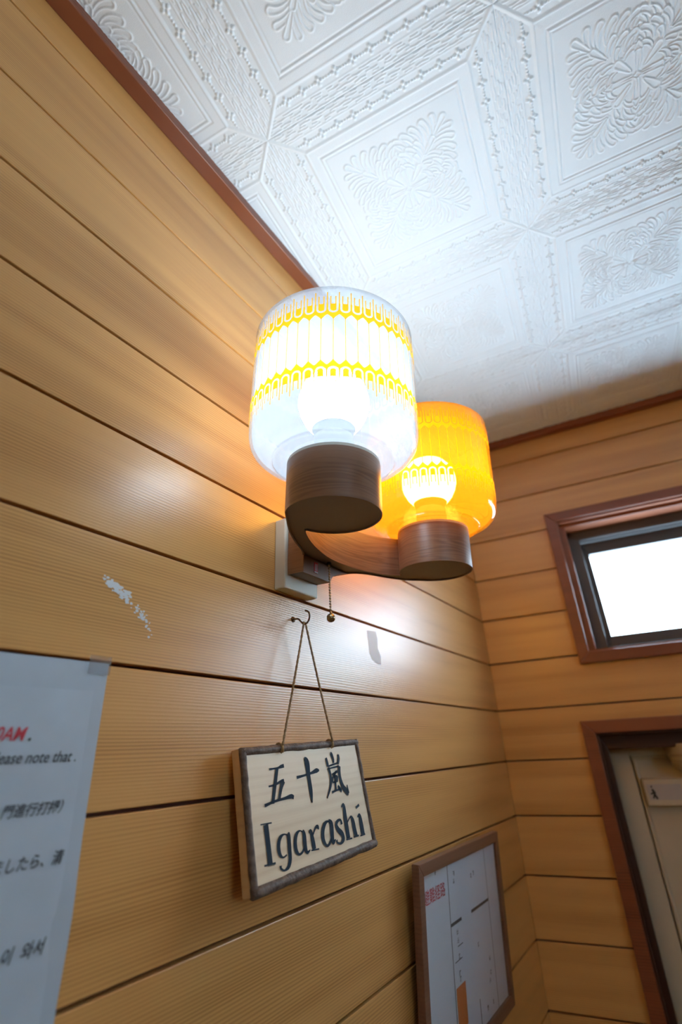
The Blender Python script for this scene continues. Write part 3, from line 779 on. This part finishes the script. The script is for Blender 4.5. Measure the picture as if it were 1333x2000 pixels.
# ---------------------------------------------------------------- laminated notice
nt_ = empty('laminated_notice', FL @ Matrix.Translation(P(.10, 0, -.5)), 'laminated white notice taped to the left wall with red and black printed lines', 'notice')
def NP(s, d, z): return Vector(((s - .10) * S, -d * S, (z + .5) * S))
# pouch: sheet with a gently lifting right edge
mb = MB(); nu, nv = 24, 40; vs = []
for j in range(nv + 1):
    for i in range(nu + 1):
        u = i / nu; v = j / nv
        s = -.42 + (.638 + .42) * u; z = -1.35 + (.192 + 1.35) * v + (u - 1) * .010
        lift = .004 + .006 * max(0, (u - .93) / .07) ** 2 * (math.sin(v * 37) * .5 + .5) * (1 if v < .80 else 0)
        vs.append(NP(s, lift, z))
mb.add(vs, [(j*(nu+1)+i, j*(nu+1)+i+1, (j+1)*(nu+1)+i+1, (j+1)*(nu+1)+i) for j in range(nv) for i in range(nu)])
part('laminate_pouch', mb, M['pouch'], nt_, smooth=True)
# paper inside, edges showing as a faint inner border
mb = MB(); vs = []
for j in range(nv + 1):
    for i in range(nu + 1):
        u = i / nu; v = j / nv
        vs.append(NP(-.40 + (.612 + .40) * u, .0062, -1.30 + (.136 + 1.30) * v + (u - 1) * .008))
mb.add(vs, [(j*(nu+1)+i, j*(nu+1)+i+1, (j+1)*(nu+1)+i+1, (j+1)*(nu+1)+i) for j in range(nv) for i in range(nu)])
part('paper_sheet', mb, M['paper'], nt_, smooth=True)
part('clear_tape', MB().box(NP(.592, .0075, .168), NP(.640, .0085, .205)), M['tape'], nt_)
def line(body, s_right, z, cap, mat_, shear=.25, off=.0, sx=1.0, label=None):
    me = text_mesh(body, cap, shear, off, 'RIGHT', sx)
    me.materials.clear(); me.materials.append(mat_)
    o = link('printed_line', me, nt_, Matrix.Translation(NP(s_right, .0078, z)))
    if label: o['label'] = label
    return o
line('0AM', .4950, .046, .0205*S/.72*1.1, M['red'], .30, .00018, .82, 'red bold line ending 0AM')
line('.', .5080, .046, .0205*S/.72*1.1, M['black'], .3, .0003)
line('Please note that .', .598, .010, .0165*S/.72*1.15, M['black'], .30, .00008, .84)
line('\u9580\u9032\u884c\u6253\u6383\uff09', .5990, -.0700, .0215*S, M['black'], .3, .00012, .9)
line('\u307e\u3057\u305f\u3089\u3001\u6e05', .6040, -.1480, .0225*S, M['black'], .2, .00012, .88)
line('\uc774  \uc640\uc11c', .5970, -.2690, .0235*S, M['black'], .25, .00016, .88)

# ---------------------------------------------------------------- old tape marks on the boards
tr = random.Random(3)
def flakes(name, label, cat, pts, mat_, n_, jit, sz):
    o = empty(name, FL @ Matrix.Translation(P(pts[0][0], 0, pts[0][1])), label, cat)
    mb = MB()
    for i in range(n_):
        q = tr.random() * (len(pts) - 1); k_ = int(q); f = q - k_
        s = pts[k_][0] * (1-f) + pts[k_+1][0] * f + tr.uniform(-jit, jit); z = pts[k_][1] * (1-f) + pts[k_+1][1] * f + tr.uniform(-jit, jit)
        c = P(s, .0006 + i * 1e-6, z) - P(pts[0][0], 0, pts[0][1]); m_ = tr.randint(4, 6); a0 = tr.random() * 6
        r_ = sz * tr.uniform(.4, 1.2)
        mb.add([c + Vector((math.cos(a0 + j*6.283/m_) * r_ * tr.uniform(.6, 1.5), -.0002, math.sin(a0 + j*6.283/m_) * r_ * tr.uniform(.4, .9))) for j in range(m_)], [tuple(range(m_))])
    part('residue', mb, mat_, o); return o
M['residue'] = plain('white_tape_residue', (0.70, 0.72, 0.72), .7)
M['residue2'] = glass_mat('thin_glue_mark', (.82, .80, .78), .38, (.58, .50, .45), .5)
flakes('peeled_tape_mark', 'white flaky strip left by peeled tape on the boards above the laminated notice', 'mark', [(.603,.371),(.625,.358),(.648,.348),(.668,.338)], M['residue'], 75, .010, .0020)
flakes('peeled_tape_mark', 'paler broken end of the peeled tape strip, lower and further right above the notice', 'mark', [(.674,.332),(.695,.315),(.712,.298),(.738,.268)], M['residue'], 45, .011, .0015)
gm = empty('glue_mark', FL @ Matrix.Translation(P(1.785, 0, .385)), 'small grey rectangular glue mark on the boards right of the pull chain', 'mark')
mb = MB(); pts = [(1.738,.440),(1.812,.448),(1.822,.42),(1.818,.380),(1.838,.352),(1.835,.316),(1.80,.318),(1.765,.330),(1.748,.352)]
mb.add([P(s, .0010, z) - P(1.785, 0, .385) for s, z in pts], [tuple(range(len(pts)))])
part('residue', mb, M['residue2'], gm)

# ---------------------------------------------------------------- framed evacuation map
FM = pose((1.8582, .006, -.9787), R3(-.0087, .0562, 0))
fm = empty('framed_map', FM, 'brown framed evacuation route map leaning out from the left wall near the corner', 'picture')
w, h, t = .8681*S, .6262*S, .0300*S
fw = .040 * S
for mb in rect_frame(0, w, 0, h, fw, fw, fw, fw, -t, -.001, .0008): part('frame_bar', mb, M['mapframe'], fm)
part('backing', MB().box((.003, -.004, .003), (w - .003, -.001, h - .003)), M['jamb'], fm)
part('map_sheet', MB().box((fw - .002, -.006, fw - .002), (w - fw + .002, -.0042, h - fw + .002)), M['mappaper'], fm)
part('glazing', MB().box((fw - .002, -.0085, fw - .002), (w - fw + .002, -.0075, h - fw + .002)), M['pane'], fm)
Y = -.0063
def bar(mb, x0, z0, x1, z1, w_): ribbon(mb, [(x0*S, z0*S, w_*S), (x1*S, z1*S, w_*S)], Y)
mb = MB()
bar(mb, .272, .587, .272, .040, .005); bar(mb, .688, .587, .702, .040, .004)
bar(mb, .275, .397, .379, .397, .010); bar(mb, .485, .396, .693, .396, .010)
bar(mb, .501, .126, .504, .040, .006); bar(mb, .325, .325, .375, .325, .003); bar(mb, .29, .286, .36, .286, .003)
part('plan_lines', mb, M['black'], fm)
part('orange_zone', MB().box((.285*S, Y + .0002, .100*S), (.371*S, Y - .0001, .216*S)), M['orange'], fm)
me = text_mesh('\u907f\u96e3\u7d4c\u8def', .047*S, 0, .00012, 'LEFT', 1.0); me.materials.clear(); me.materials.append(M['red'])
o = link('map_title', me, fm, Matrix.Translation((.055*S, Y, .499*S))); o['label'] = 'red title characters'
mb = MB(); rg = random.Random(5)
for cx, cz in ((.332,.547),(.327,.523),(.512,.510),(.540,.514),(.331,.367),(.331,.342),(.333,.296),(.328,.249),(.330,.232),(.534,.281),(.645,.210),(.645,.167),(.629,.145),(.644,.077),(.580,.077),(.160,.578)):
    for q in range(5):
        a = rg.uniform(-.007, .007); b = rg.uniform(-.007, .007)
        if q % 2: bar(mb, cx - .007, cz + b, cx + .007, cz + b, .0018)
        else: bar(mb, cx + a, cz - .008, cx + a, cz + .008, .0018)
part('plan_notes', mb, M['black'], fm)['kind'] = 'stuff'
